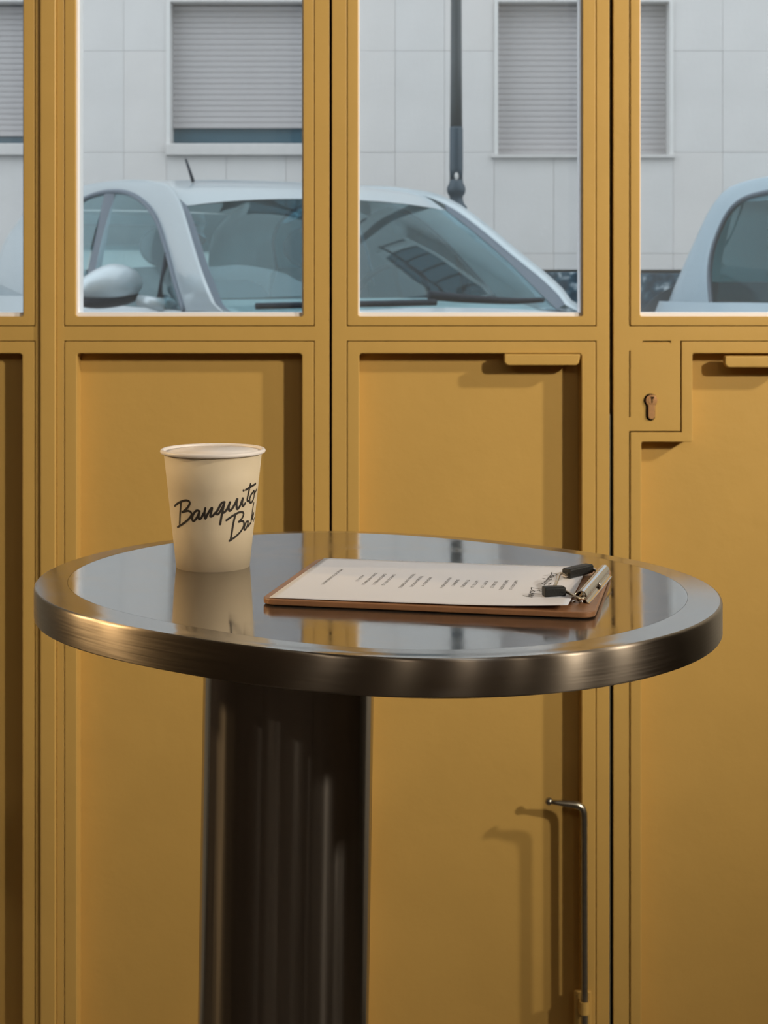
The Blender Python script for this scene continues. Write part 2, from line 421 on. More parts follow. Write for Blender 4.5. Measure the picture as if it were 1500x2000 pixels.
# ------------------------------------------------------------------ bar table
M_top = bpy.data.materials.new('brushed_steel_top'); M_top.use_nodes = True
def steel_top(m):
    n = m.node_tree.nodes; L = m.node_tree.links; b = n['Principled BSDF']
    b.inputs['Metallic'].default_value = 0.94
    t = n.new('ShaderNodeTexCoord'); mp = n.new('ShaderNodeMapping'); mp.inputs['Scale'].default_value = (6, 260, 6); L.new(t.outputs['Object'], mp.inputs[0])
    x = n.new('ShaderNodeTexNoise'); x.inputs['Scale'].default_value = 3; x.inputs['Detail'].default_value = 5; L.new(mp.outputs[0], x.inputs['Vector'])
    smd = n.new('ShaderNodeTexNoise'); smd.inputs['Scale'].default_value = 16; smd.inputs['Detail'].default_value = 6; smd.inputs['Distortion'].default_value = 1.5; L.new(t.outputs['Object'], smd.inputs['Vector'])
    r = n.new('ShaderNodeMapRange'); r.inputs['From Min'].default_value = 0.35; r.inputs['From Max'].default_value = 0.75; r.inputs['To Min'].default_value = 0.05; r.inputs['To Max'].default_value = 0.13
    L.new(smd.outputs['Fac'], r.inputs['Value']); L.new(r.outputs[0], b.inputs['Roughness'])
    c = n.new('ShaderNodeMix'); c.data_type = 'RGBA'; c.inputs['A'].default_value = (0.37, 0.35, 0.325, 1); c.inputs['B'].default_value = (0.45, 0.425, 0.395, 1)
    L.new(smd.outputs['Fac'], c.inputs['Factor']); L.new(c.outputs['Result'], b.inputs['Base Color'])
    # very shallow dish of the pressed sheet: flat at the far side, lifting towards the near side
    s = n.new('ShaderNodeSeparateXYZ'); L.new(t.outputs['Object'], s.inputs[0])
    a = n.new('ShaderNodeMath'); a.operation = 'SUBTRACT'; a.inputs[1].default_value = 0.20; L.new(s.outputs['Y'], a.inputs[0])
    q = n.new('ShaderNodeMath'); q.operation = 'POWER'; q.inputs[1].default_value = 2.0
    ab = n.new('ShaderNodeMath'); ab.operation = 'ABSOLUTE'; L.new(a.outputs[0], ab.inputs[0]); L.new(ab.outputs[0], q.inputs[0])
    k = n.new('ShaderNodeMath'); k.operation = 'MULTIPLY'; k.inputs[1].default_value = 0.5 * 0.11; L.new(q.outputs[0], k.inputs[0])
    nb = n.new('ShaderNodeMath'); nb.operation = 'MULTIPLY_ADD'; nb.inputs[1].default_value = 0.000006; L.new(x.outputs['Fac'], nb.inputs[0]); L.new(k.outputs[0], nb.inputs[2])
    bp = n.new('ShaderNodeBump'); bp.inputs['Strength'].default_value = 1.0; bp.inputs['Distance'].default_value = 1.0
    L.new(nb.outputs[0], bp.inputs['Height']); L.new(bp.outputs[0], b.inputs['Normal'])
steel_top(M_top)
def brushed(name, color, rough, aniso, nscale, stretch, nz):
    m = mat(name, color, rough, metal=1.0, noise=nz, nscale=nscale, stretch=stretch, rvar=0.04)
    n = m.node_tree.nodes; L = m.node_tree.links; b = n['Principled BSDF']
    tg = n.new('ShaderNodeTangent'); tg.direction_type = 'RADIAL'; tg.axis = 'Z'
    b.inputs['Anisotropic'].default_value = aniso; b.inputs['Anisotropic Rotation'].default_value = 0.25; L.new(tg.outputs[0], b.inputs['Tangent'])
    return m
M_band = brushed('brushed_steel_band', (0.33, 0.28, 0.23, 1), 0.36, 0.97, 6, (3, 3, 160), 0.04)
M_col = brushed('polished_dark_steel', (0.38, 0.345, 0.31, 1), 0.20, 0.97, 40, (2.0, 2.0, 0.05), 0.18)

TC = Vector((-0.0097, 1.1911))
CO = [0.2358, 0.0001, -0.0002, 0.0065, -0.0206, -0.0001, -0.0004, 0.0019, 0.0023]
def tr(th, d=0.0):
    v = CO[0]
    for k in range(1, 5): v += CO[2 * k - 1] * math.cos(k * th) + CO[2 * k] * math.sin(k * th)
    return v + d
table = empty('bar_table', (TC.x, TC.y, 0), 'tall steel bar table with oval mirror-like top on a thick dark column', 'table')
NA = 240
def rw(th): return 0.0205 + 0.0035 * abs(math.cos(th)) - 0.0045 * max(0, -math.sin(th)) ** 2
def polar(rings):
    V = []; Fc = []
    for (d, z, f) in rings:
        for i in range(NA):
            th = 2 * math.pi * i / NA; r = tr(th) * f + (d if d > -0.01 else d / 0.024 * rw(th))
            V.append((TC.x + r * math.cos(th), TC.y + r * math.sin(th), z))
    for k in range(len(rings) - 1):
        for i in range(NA):
            j = (i + 1) % NA; Fc.append((k * NA + i, k * NA + j, (k + 1) * NA + j, (k + 1) * NA + i))
    return V, Fc
M_ring = bpy.data.materials['brushed_steel_top'].copy(); M_ring.name = 'brushed_steel_rim'
for q in M_ring.node_tree.nodes:
    if q.type == 'MAP_RANGE': q.inputs['To Min'].default_value = 0.11; q.inputs['To Max'].default_value = 0.17
drop = lambda s: T - 0.0015 * s
v, f_ = polar([(0, T, 0.02), (0, T, 0.4), (0, T, 0.8), (-0.0242, T, 1)]); f_.append(tuple(range(NA)))
obj('table_top', (v, f_), M_top, table, smooth=True)
obj('top_rim', polar([(-0.024 * (1 - s) - 0.0018 * s, drop(s), 1) for s in [0, 0.2, 0.4, 0.6, 0.8, 0.92, 1.0]]), M_ring, table, smooth=True)
zt = drop(1.0)
rings = [(-0.0018, zt, 1), (-0.0010, zt - 0.0003, 1), (-0.0003, zt - 0.0010, 1), (0, zt - 0.0022, 1), (0, zt - 0.008, 1), (0, 1.0765, 1), (-0.0005, 1.0755, 1), (-0.0016, 1.0750, 1), (-0.004, 1.0750, 1), (-0.004, 1.0765, 1)]
obj('edge_band', polar(rings), M_band, table, smooth=True)
M_under = mat('underside_board', (0.03, 0.026, 0.022, 1), 0.7)
v, f_ = polar([(-0.0045, 1.0770, 1), (0, 1.0770, 0.02)]); f_.append(tuple(NA + i for i in range(NA)))
obj('underside', (v, f_), M_under, table)
# column: a slightly leaning polished tube
CTOP = Vector((-0.0662, 1.150, 1.0768)); CBOT = Vector((-0.0830, 1.150, 0.02)); CR = 0.0598
V = []; Fc = []; n = 480; m = 12
wav = [(random.choice((9, 14, 19, 23, 31, 37, 43, 52, 61, 74)), random.uniform(0, 6.28), random.uniform(0.5, 1.0)) for _ in range(9)]
def cr(a): return CR + 0.00022 * sum(q * math.sin(k * a + p) * 20 / k for k, p, q in wav) / 3
for k in range(m):
    c = CBOT.lerp(CTOP, k / (m - 1))
    for i in range(n):
        a = 2 * math.pi * i / n
        V.append((c.x + cr(a) * math.cos(a), c.y + cr(a) * math.sin(a), c.z))
for k in range(m - 1):
    for i in range(n): Fc.append((k * n + i, k * n + (i + 1) % n, (k + 1) * n + (i + 1) % n, (k + 1) * n + i))
obj('column', (V, Fc), M_col, table, smooth=True)
obj('base_plate', lathe([(0.0, 0.0), (0.21, 0.0), (0.215, 0.006), (0.21, 0.014), (0.07, 0.022), (0.0, 0.022)], (CBOT.x, CBOT.y, 0.0005), 96), M_band, table, smooth=True)

# ------------------------------------------------------------------ handwriting of the bakery mark (points read off the cup, 6.25 per pixel)
STROKES = [
 # Banquito
 [(335,880),(326,1000),(318,1150)],
 [(258,928),(300,892),(370,862),(420,862),(442,888),(425,932),(390,972),(350,1003)],
 [(350,1003),(415,985),(455,1003),(462,1040),(420,1095),(355,1147),(294,1186)],
 [(560,990),(525,983),(490,1020),(470,1075),(482,1110),(512,1092),(545,1035),(560,990),(551,1050),(556,1087),(582,1072),(612,1015)],
 [(632,955),(622,1010),(632,1082),(660,1025),(700,962),(714,950),(703,1005),(692,1052),(716,1050),(758,1005)],
 [(865,878),(830,892),(792,960),(764,1012),(778,1030),(802,1010),(842,940),(865,880),(838,1010),(812,1150)],
 [(838,1015),(870,998),(905,950),(932,882)],
 [(932,882),(915,940),(928,985),(960,958),(1000,885),(1022,838),(1012,905),(1022,965),(1052,930)],
 [(1052,930),(1092,828),(1080,892),(1092,928),(1118,892)],
 [(1097,736),(1099,741)],
 [(1182,658),(1155,780),(1142,850),(1154,868),(1172,850)],
 [(1125,730),(1185,692),(1245,655)],
 [(1222,745),(1190,790),(1170,850),(1180,886),(1204,872),(1225,812),(1228,762),(1222,745)],
 [(1226,778),(1240,760),(1254,730)],
 # Bak...
 [(1000,1030),(975,1130),(942,1328)],
 [(890,1102),(960,1050),(1040,1006),(1085,1003),(1098,1027),(1080,1075),(1040,1120)],
 [(1040,1120),(1080,1110),(1101,1128),(1095,1180),(1060,1240),(1000,1300),(925,1352)],
 [(1150,1112),(1127,1126),(1109,1175),(1106,1212),(1122,1212),(1141,1170),(1154,1112),(1150,1150),(1158,1172),(1176,1140)],
 [(1222,890),(1205,990),(1186,1142)],
 [(1190,1090),(1208,1040),(1219,1012),(1217,1045),(1198,1072),(1210,1085),(1219,1108)],
 [(1228,1078),(1231,1074)],
]
CUP = Vector(((416 - 750) / F * 1.249, 1.249, T))
CZ0, CZ1, RB, RT = 0.0, 0.0865, 0.0279, 0.0372
def cup_r(z): return RB + (RT - RB) * z / CZ1
def cup_hit(px, py):
    o = Vector((0, 0, H)); d = Vector(((px - 750) / F, 1, -(py - YH) / F))
    k = (RT - RB) / CZ1
    # |o+td - c|_xy = RB + k*(z-T)
    ox, oy = -CUP.x, -CUP.y; r0 = RB + k * (H - T); rd = k * d.z
    A = d.x ** 2 + d.y ** 2 - rd ** 2; B = 2 * (ox * d.x + oy * d.y - r0 * rd); C = ox ** 2 + oy ** 2 - r0 ** 2
    D = B * B - 4 * A * C
    if D < 0: D = 0
    t = (-B - math.sqrt(D)) / (2 * A); p = o + d * t
    return math.atan2(p.x - CUP.x, -(p.y - CUP.y)), p.z - T
LOGO = []                                  # strokes in unwrapped centimetre-like space (u, v)
for s in STROKES:
    q = []
    for (x, y) in s:
        th, z = cup_hit(300 + x / 6.25, 840 + y / 6.25); q.append((th * 0.033, z))
    LOGO.append(q)

def ribbon(pts2, wdt, place, n=None):
    """flat inked stroke: pts2 in (u,v), place(u,v)->3D"""
    P = catmull([Vector((a, b, 0)) for a, b in pts2], n or max(4, 7 * (len(pts2) - 1)))
    V = []; Fc = []
    for i, p in enumerate(P):
        d = P[min(i + 1, len(P) - 1)] - P[max(i - 1, 0)]
        d = d.normalized() if d.length > 1e-9 else Vector((1, 0, 0)); nn = Vector((-d.y, d.x, 0)) * wdt / 2
        V += [place(p.x + nn.x, p.y + nn.y), place(p.x - nn.x, p.y - nn.y)]
    for i in range(len(P) - 1): Fc.append((2 * i, 2 * i + 1, 2 * i + 3, 2 * i + 2))
    for p in (P[0], P[-1]):
        k = len(V); V += [place(p.x + wdt / 2 * math.cos(a * math.pi / 5), p.y + wdt / 2 * math.sin(a * math.pi / 5)) for a in range(10)]
        Fc.append(tuple(range(k, k + 10)))
    return V, Fc

# ------------------------------------------------------------------ paper cup
M_cup = mat('cream_card', (0.65, 0.55, 0.40, 1), 0.6, noise=0.02, nscale=60, spec=0.3)
M_cupin = mat('white_card_lining', (0.86, 0.80, 0.77, 1), 0.4)
M_ink = mat('black_ink', (0.022, 0.016, 0.012, 1), 0.6)
M_inkb = mat('brown_black_ink', (0.030, 0.020, 0.012, 1), 0.6)
cup = empty('paper_cup', CUP, 'cream paper cup with black handwritten lettering on the table', 'cup')
prof = [(RB - 0.0008, 0.0), (RB, 0.0), (cup_r(0.03), 0.03), (cup_r(0.06), 0.06), (RT, CZ1)]
obj('cup_wall', lathe(prof, CUP, 128), M_cup, cup, smooth=True)
cin = [(RT - 0.0004, CZ1 + 0.001), (cup_r(0.06) - 0.0006, 0.06), (cup_r(0.008) - 0.0006, 0.008), (0.0, 0.0078)]
obj('cup_lining', lathe(cin, CUP, 128), M_cupin, cup, smooth=True)
V = []; Fc = []; n, m = 128, 14
RC, rt_ = 0.0384, 0.0016
for i in range(n):
    a = 2 * math.pi * i / n
    for k in range(m):
        b = 2 * math.pi * k / m; r = RC + rt_ * math.cos(b)
        V.append((CUP.x + r * math.cos(a), CUP.y + r * math.sin(a), CUP.z + CZ1 + 0.0012 + 0.0017 * math.sin(b)))
for i in range(n):
    for k in range(m): Fc.append((i * m + k, ((i + 1) % n) * m + k, ((i + 1) % n) * m + (k + 1) % m, i * m + (k + 1) % m))
obj('rolled_rim', (V, Fc), M_cupin, cup, smooth=True)
def on_cup(u, v):
    th = u / 0.033; r = cup_r(v) + 0.00012
    return (CUP.x + r * math.sin(th), CUP.y - r * math.cos(th), CUP.z + v)
obj('printed_lettering', join(*[ribbon(s, 0.0017 if i < 6 else (0.0018 if i < 14 else 0.0017), on_cup) for i, s in enumerate(LOGO)]), M_ink, cup)

# ------------------------------------------------------------------ clipboard and menu sheet
ang = math.radians(-11.75); U = Vector((math.cos(ang), math.sin(ang), 0)); W = Vector((-math.sin(ang), math.cos(ang), 0))
BC = Vector((0.0425, 1.1561, 0)); BL_, BW_ = 0.2235, 0.160
ZB0, ZB1 = T + 0.0006, T + 0.0045
def cb(u, v, z): return BC + U * u + W * v + Vector((0, 0, z))
M_board = mat('brown_hardboard', (0.31, 0.150, 0.070, 1), 0.38, noise=0.18, nscale=140, bump=0.0002, bscale=400)
M_chrome = mat('chrome', (0.74, 0.72, 0.70, 1), 0.05, metal=1.0)
M_wire = mat('warm_nickel_wire', (0.66, 0.55, 0.42, 1), 0.2, metal=1.0)
M_rubber = mat('black_rubber', (0.008, 0.009, 0.009, 1), 0.5, noise=0.2, nscale=300, bump=0.0002, bscale=700)
clip = empty('clipboard', (BC.x, BC.y, T), 'brown hardboard clipboard with chrome wire clip lying on the table', 'clipboard')
rp_ = round_poly([(-BL_ / 2, -BW_ / 2), (BL_ / 2, -BW_ / 2), (BL_ / 2, BW_ / 2), (-BL_ / 2, BW_ / 2)], 0.010, 8)
n = len(rp_)
V = [tuple(cb(u, v, ZB0)) for u, v in rp_] + [tuple(cb(u, v, ZB1)) for u, v in rp_]
Fc = [tuple(range(n))[::-1], tuple(range(n, 2 * n))] + [(i, (i + 1) % n, n + (i + 1) % n, n + i) for i in range(n)]
obj('board', (V, Fc), M_board, clip, bevel=0.0008)
# four tiny feet under the board
for su in (-1, 1):
    for sv in (-1, 1):
        c = cb(su * 0.09, sv * 0.06, T); obj('bumper', lathe([(0, 0), (0.004, 0), (0.004, 0.0006), (0, 0.0006)], c, 16), M_rubber, clip)
def uv(p):
    d = Vector((p.x, p.y, 0)) - BC; return d.dot(U), d.dot(W)

# menu sheet
M_sheet = mat('menu_paper', (0.80, 0.82, 0.91, 1), 0.45)
_c = [uv(onz(*p)) for p in ((516, 1170, ZB1), (640, 1092, ZB1), (1101, 1185, ZB1 + 0.003), (1174, 1108, ZB1 + 0.001))]
pu0 = (_c[0][0] + _c[1][0]) / 2; pu1 = _c[2][0] * .8 + _c[3][0] * .2
pv0, pv1 = max((_c[0][1] + _c[2][1]) / 2, -0.0775), min((_c[1][1] + _c[3][1]) / 2, 0.0775)
print('sheet', _c, pu0, pu1, pv0, pv1)
def sheet_z(u, v):
    s = (u - pu0) / (pu1 - pu0)
    lift = 0.0022 * max(0, (s - 0.62) / 0.38) ** 2 * (0.35 + 0.65 * max(0, -v / 0.074)) + 0.0010 * s * max(0, -v / 0.074)
    return ZB1 + 0.0004 + lift
nu, nv = 40, 20
V = []; Fc = []
for k in (0, 1):
    for i in range(nu + 1):
        for j in range(nv + 1):
            u = pu0 + (pu1 - pu0) * i / nu; v = pv0 + (pv1 - pv0) * j / nv
            V.append(tuple(cb(u, v, sheet_z(u, v) + 0.00025 * k)))
o_ = (nu + 1) * (nv + 1); ix = lambda k, i, j: k * o_ + i * (nv + 1) + j
for i in range(nu):
    for j in range(nv):
        Fc += [(ix(1, i, j), ix(1, i + 1, j), ix(1, i + 1, j + 1), ix(1, i, j + 1)), (ix(0, i, j), ix(0, i, j + 1), ix(0, i + 1, j + 1), ix(0, i + 1, j))]
for i in range(nu): Fc += [(ix(0, i, 0), ix(0, i + 1, 0), ix(1, i + 1, 0), ix(1, i, 0)), (ix(0, i, nv), ix(1, i, nv), ix(1, i + 1, nv), ix(0, i + 1, nv))]
for j in range(nv): Fc += [(ix(0, 0, j), ix(1, 0, j), ix(1, 0, j + 1), ix(0, 0, j + 1)), (ix(0, nu, j), ix(0, nu, j + 1), ix(1, nu, j + 1), ix(1, nu, j))]
menu = empty('menu_sheet', cb(0, 0, ZB1), 'white printed menu sheet held by the clip of the clipboard', 'menu')
obj('paper_sheet', (V, Fc), M_sheet, menu, smooth=True)
LINES = [("PRECIOS EN EUROS", (673, 1114), (623.5, 1143.5), 1.0), ("AGUA 1,5", (714, 1126), (692, 1137), .75), ("ZUMO NATURAL 3", (743, 1121), (701, 1144), .75),
 ("CAFÉ CON HIELO 2", (759.5, 1123), (722, 1144), .75), ("CHOCOLATE 3,5", (778.5, 1124), (740, 1145), .75), ("TOSTADA CON TOMATE 3", (816, 1123), (773, 1150.6), .75),
 ("TOSTADA MIXTA 3", (830, 1127), (797, 1148), .75), ("BOCADILLO 4", (848, 1130), (819, 1146), .75), ("PAN DE MASA 4", (886, 1130.5), (854.6, 1150.6), .75),
 ("CROISSANT 2", (901, 1134), (878, 1147), .75), ("TÉ VERDE 2", (921, 1134.5), (896, 1149), .75), ("LATTE 2,5", (939, 1136), (915.6, 1149.7), .75),
 ("FLAT 2,5", (958, 1137), (934.7, 1150), .75), ("DOBLE 2", (975, 1138), (954.6, 1150), .75), ("CAFÉ CON LECHE 2", (999, 1135.4), (969, 1154.4), .75), ("CAFÉ SOLO 1,5", (1017, 1136), (989, 1154.4), .75)]
allv, allf = [], []
for txt, far, near, hgt in LINES:
    cu = bpy.data.curves.new('t', 'FONT'); cu.body = txt; cu.size = 0.0030; cu.resolution_u = 2
    to = bpy.data.objects.new('t', cu); me = bpy.data.meshes.new_from_object(to)
    xs_ = [v.co.x for v in me.vertices]; wtx = max(xs_) or 1
    u0, v0 = uv(onz(*far, ZB1)); u1, v1 = uv(onz(*near, ZB1)); um = (u0 + u1) / 2; Ln = v0 - v1
    k = len(allv)
    for vv in me.vertices:
        u = um - 0.0011 + vv.co.y * 1.05 + vv.co.z; v = v0 - vv.co.x / wtx * Ln
        allv.append(tuple(cb(u, v, sheet_z(u, v) + 0.00032)))
    for p in me.polygons: allf.append(tuple(k + i for i in p.vertices))
    bpy.data.objects.remove(to); bpy.data.curves.remove(cu); bpy.data.meshes.remove(me)
M_print = mat('grey_print', (0.035, 0.03, 0.03, 1), 0.7, spec=0.1)
obj('printed_text', (allv, allf), M_print, menu)
# the mark at the head of the page
EXTRA = [  # e r y continuing the second word, same units as LOGO
]
lu = [a for s in LOGO for a, b in s]; lv = [b for s in LOGO for a, b in s]
u_min, u_max, v_min, v_max = min(lu), max(lu), min(lv), max(lv)
kx = LOGO[17]
ax0 = min(a for a, b in kx); sc_b = 1.0
ery = [[(0.0, 0.0040), (0.0016, 0.0050), (0.0022, 0.0072), (0.0012, 0.0080), (0.0000, 0.0055), (0.0006, 0.0030), (0.0022, 0.0032), (0.0036, 0.0050)],
       [(0.0040, 0.0075), (0.0038, 0.0035)], [(0.0040, 0.0060), (0.0054, 0.0085), (0.0066, 0.0082)],
       [(0.0076, 0.0100), (0.0072, 0.0070), (0.0084, 0.0060), (0.0100, 0.0090)], [(0.0104, 0.0110), (0.0094, 0.0060), (0.0078, 0.0000), (0.0066, -0.0022)]]
kmax = max(a for s in LOGO[18:20] for a, b in s); kz = min(b for a, b in LOGO[18])
logo2 = [s for s in LOGO[:20]] + [[(kmax + 0.0008 + a, kz + 0.001 + b) for a, b in s] for s in ery]
A0 = uv(onz(1079, 1119, ZB1)); A1 = uv(onz(1024, 1171, ZB1))      # far start of the mark, near end of the last letter
ROT = math.radians(-19)
def rot(s_): return [(a * math.cos(ROT) - b * math.sin(ROT), a * math.sin(ROT) + b * math.cos(ROT)) for a, b in s_]
w1 = [rot(s_) for s_ in LOGO[:14]]; w2 = [rot(s_) for s_ in logo2[14:]]
def ext(w): return min(a for q in w for a, b in q), max(a for q in w for a, b in q), min(b for q in w for a, b in q), max(b for q in w for a, b in q)
def word_on_sheet(wd, start, end, baseline_u, hgt):
    """set a word between two v positions (reading towards the viewer), letters rising towards the clip"""
    e = ext(wd); sv = (start - end) / (e[1] - e[0]); su = hgt / (e[3] - e[2])
    def place(a, b):
        u = baseline_u + b * su / sv; v = start - a
        return tuple(cb(u, v, sheet_z(u, v) + 0.00034))
    return join(*[ribbon([((a - e[0]) * sv, (b - e[2]) * sv) for a, b in q], 0.00085, place) for q in wd])
P1, P2, P3, P4 = (uv(onz(*p)) for p in ((1083, 1121, ZB1), (1063, 1146, ZB1), (1052, 1151, ZB1), (1034, 1172, ZB1)))
print('mark', P1, P2, P3, P4)
obj('printed_lettering', join(word_on_sheet(w1, P1[1], P2[1], P1[0] - 0.006, 0.0115), word_on_sheet(w2, P3[1], P4[1], P3[0] - 0.007, 0.0125)), M_ink, menu)

# wire clip
def cp(x, y, z): return onz(x, y, z)
e0 = cp(1134.5, 1165.5, ZB1 + 0.0044); e1 = cp(1179.5, 1113.8, ZB1 + 0.0044)
axd = (e1 - e0).normalized(); sd = Vector((axd.y, -axd.x, 0))      # sideways, towards the board's clip end
R0 = 0.0041
def roll(phi0, phi1, r, th, skirt):
    prof = []
    for k in range(17):
        a = phi0 + (phi1 - phi0) * k / 16; prof.append((r * math.cos(a), r * math.sin(a)))
    return prof + skirt
prof = roll(math.radians(250), math.radians(-30), R0, 0.0006, [(R0 * .866 + 0.0002, -0.0026), (R0 * .866 + 0.0008, -0.0034), (R0 * .866 + 0.0024, -0.0043)])
inn = [(a * 0.84, b * 0.84) for a, b in prof[:17]] + [(R0 * .866 - 0.0004, -0.0028), (R0 * .866 + 0.0002, -0.0037), (R0 * .866 + 0.0020, -0.0044)]
V = []; n = len(prof)
for e in (e0, e1):
    for (a, b) in prof + inn[::-1]: V.append(tuple(e + sd * a + Vector((0, 0, b))))
N2 = 2 * n
Fc = [(i, (i + 1) % N2, N2 + (i + 1) % N2, N2 + i) for i in range(N2)]
for k in (0, N2):
    for i in range(n - 1): Fc.append((k + i, k + i + 1, k + N2 - 2 - i, k + N2 - 1 - i))
obj('clip_barrel', (V, Fc), M_chrome, clip, bevel=0.00025)
# fold notch on the skirt and the base strip under the barrel
mid = e0.lerp(e1, 0.52)
obj('barrel_tab', join(*[tube([mid + sd * (R0 * .95) + axd * 0.0030 * s + Vector((0, 0, 0.0008)), mid + sd * (R0 * .866 + 0.0012) + axd * 0.0010 * s + Vector((0, 0, -0.0032))], 0.0008, 8) for s in (-1, 1)]), M_chrome, clip, smooth=True)
obj('clip_base', join(*[tube([e0 + sd * 0.0005 + Vector((0, 0, -0.0036)), e1 + sd * 0.0005 + Vector((0, 0, -0.0036))], 0.0011, 8)]), M_chrome, clip, smooth=True)
rv = cp(1117, 1175, ZB1); obj('rivet', ball((rv.x, rv.y, ZB1), 0.0026, 14, (1, 1, 0.5)), M_chrome, clip, smooth=True)
zf = ZB1 + 0.0042
near_wire = [cp(1142, 1168, ZB1 + 0.004), cp(1136, 1169.5, ZB1 + 0.0042), cp(1124, 1165, zf), cp(1105, 1155.5, zf + 0.0006), cp(1095, 1155, zf + 0.0006), cp(1078, 1155, zf), cp(1068, 1154, zf + 0.0006), cp(1076, 1150, zf + 0.0012), cp(1083, 1145, zf + 0.0016),
             cp(1088, 1134, zf + 0.0030), cp(1091, 1124, zf + 0.0036), cp(1095, 1120.5, zf + 0.0034), cp(1100, 1122.5, zf + 0.0020), cp(1105, 1125, zf + 0.0006), cp(1110, 1121, zf), cp(1118, 1115.5, zf), cp(1135, 1111, zf), cp(1152, 1108, zf), cp(1160, 1112, zf), cp(1166, 1116, zf - 0.0004), cp(1176, 1118, ZB1 + 0.004)]
obj('clip_wire', tube(catmull(near_wire, 150), 0.00115, 10), M_wire, clip, smooth=True)
def grip(a, b, wdt, h, zc):
    """rubber sleeve from pixel-derived ends a to b"""
    d = (b - a).normalized(); s = Vector((-d.y, d.x, 0)).normalized()
    V = []
    for p, k in ((a, 0.90), (a + d * 0.0008, 1.0), (a.lerp(b, .5), 1.0), (b - d * 0.001, 0.92), (b, 0.82)):
        for (q, r) in ((-1, -.75), (-.75, -1), (.75, -1), (1, -.75), (1, .75), (.75, 1), (-.75, 1), (-1, .75)):
            V.append(tuple(p + s * q * wdt / 2 * k + Vector((0, 0, r * h / 2 * k))))
    Fc = []
    for i in range(4):
        for k in range(8): Fc.append((i * 8 + k, i * 8 + (k + 1) % 8, i * 8 + 8 + (k + 1) % 8, i * 8 + 8 + k))
    Fc += [tuple(range(8))[::-1], tuple(range(32, 40))]
    return V, Fc
ga, gb = cp(1061, 1157, zf + 0.0006), cp(1103, 1155.5, zf + 0.0006)
obj('rubber_grip', grip(ga + Vector((0, 0, .0005)), gb + Vector((0, 0, .0005)), 0.0082, 0.0068, zf), M_rubber, clip, smooth=False, bevel=0.0004)
ga, gb = cp(1106, 1121.5, zf), cp(1152, 1110.5, zf + 0.0004)
obj('rubber_grip', grip(ga + Vector((0, 0, .0005)), gb + Vector((0, 0, .0005)), 0.0082, 0.0068, zf), M_rubber, clip, smooth=False, bevel=0.0004)

# ------------------------------------------------------------------ street
ZS = 0.17
struct('ground', box(-14, 14, 2.75, 9.9, ZS - 0.3, ZS), M_asphalt, 'asphalt street outside the doors')
struct('path', box(-14, 14, 9.9, 10.5, ZS - 0.3, ZS + 0.01), M_pavement, 'narrow pavement at the foot of the building')

# ------------------------------------------------------------------ building across the street
WY = 10.35; SW = F / WY
def bx(x): return (x - 750) / SW
def bz(y): return H - (y - YH) / SW
M_slab = [mat('limestone_slab_%s' % n_, c, 0.75, noise=0.09, nscale=3.2, bump=0.002, bscale=30) for n_, c in
          (('grey', (0.615, 0.60, 0.595, 1)), ('pink', (0.625, 0.602, 0.592, 1)), ('pale', (0.62, 0.612, 0.61, 1)))]
M_joint = mat('joint_mortar', (0.60, 0.59, 0.58, 1), 0.9)
M_shut = mat('shutter_slat_grey', (0.435, 0.415, 0.42, 1), 0.55, noise=0.06, nscale=3)
M_wframe = mat('window_surround', (0.66, 0.65, 0.64, 1), 0.7, noise=0.05)
M_sill = mat('marble_sill', (0.58, 0.56, 0.55, 1), 0.6, noise=0.08)
M_wglass = mat('dark_window', (0.05, 0.11, 0.15, 1), 0.12, spec=0.6)
M_black = mat('black_trim', (0.006, 0.016, 0.030, 1), 0.6, spec=0.2)
M_plinth = mat('speckled_granite', (0.045, 0.06, 0.075, 1), 0.45, noise=0.9, nscale=15, bump=0.004, bscale=40)
for q in M_plinth.node_tree.nodes:
    if q.type == 'MIX':
        rpn = M_plinth.node_tree.nodes.new('ShaderNodeValToRGB'); cr_ = rpn.color_ramp
        cr_.elements[0].position = 0.40; cr_.elements[0].color = (0.010, 0.032, 0.055, 1)
        cr_.elements[1].position = 0.66; cr_.elements[1].color = (0.40, 0.47, 0.52, 1)
        e_ = cr_.elements.new(0.56); e_.color = (0.035, 0.085, 0.125, 1)
        M_plinth.node_tree.links.new(q.inputs['Factor'].links[0].from_socket, rpn.inputs[0])
        M_plinth.node_tree.links.new(rpn.outputs[0], M_plinth.node_tree.nodes['Principled BSDF'].inputs['Base Color'])
bld = empty('apartment_building', (0, WY, ZS), 'pale stone building with grey roller shutters across the street', 'building')
obj('backing_wall', join(box(-9, 9, WY + 0.20, WY + 0.5, ZS, 9.5)), M_joint, bld)
for i in range(7):  # unseen upper windows and balconies, added for the windscreen to reflect
    cx = -6.9 + 2.3 * i
    wf = obj('added_window', ring_plate(rect(cx - .62, cx + .62, 5.35, 7.35), rect(cx - .52, cx + .52, 5.43, 7.25), WY + 0.13, WY + 0.2), M_wframe, bld)
    obj('added_pane', box(cx - .53, cx + .53, WY + 0.17, WY + 0.18, 5.42, 7.26), M_wglass, wf)
    obj('added_balcony', box(cx - .95, cx + .95, WY - 0.45, WY + 0.2, 5.12, 5.26), M_wframe, bld, bevel=0.01)
    obj('added_rail', join(box(cx - .95, cx + .95, WY - 0.44, WY - 0.41, 6.12, 6.16), *[box(cx - .93 + .155 * k, cx - .91 + .155 * k, WY - 0.435, WY - 0.415, 5.26, 6.12) for k in range(13)]), M_black, bld)

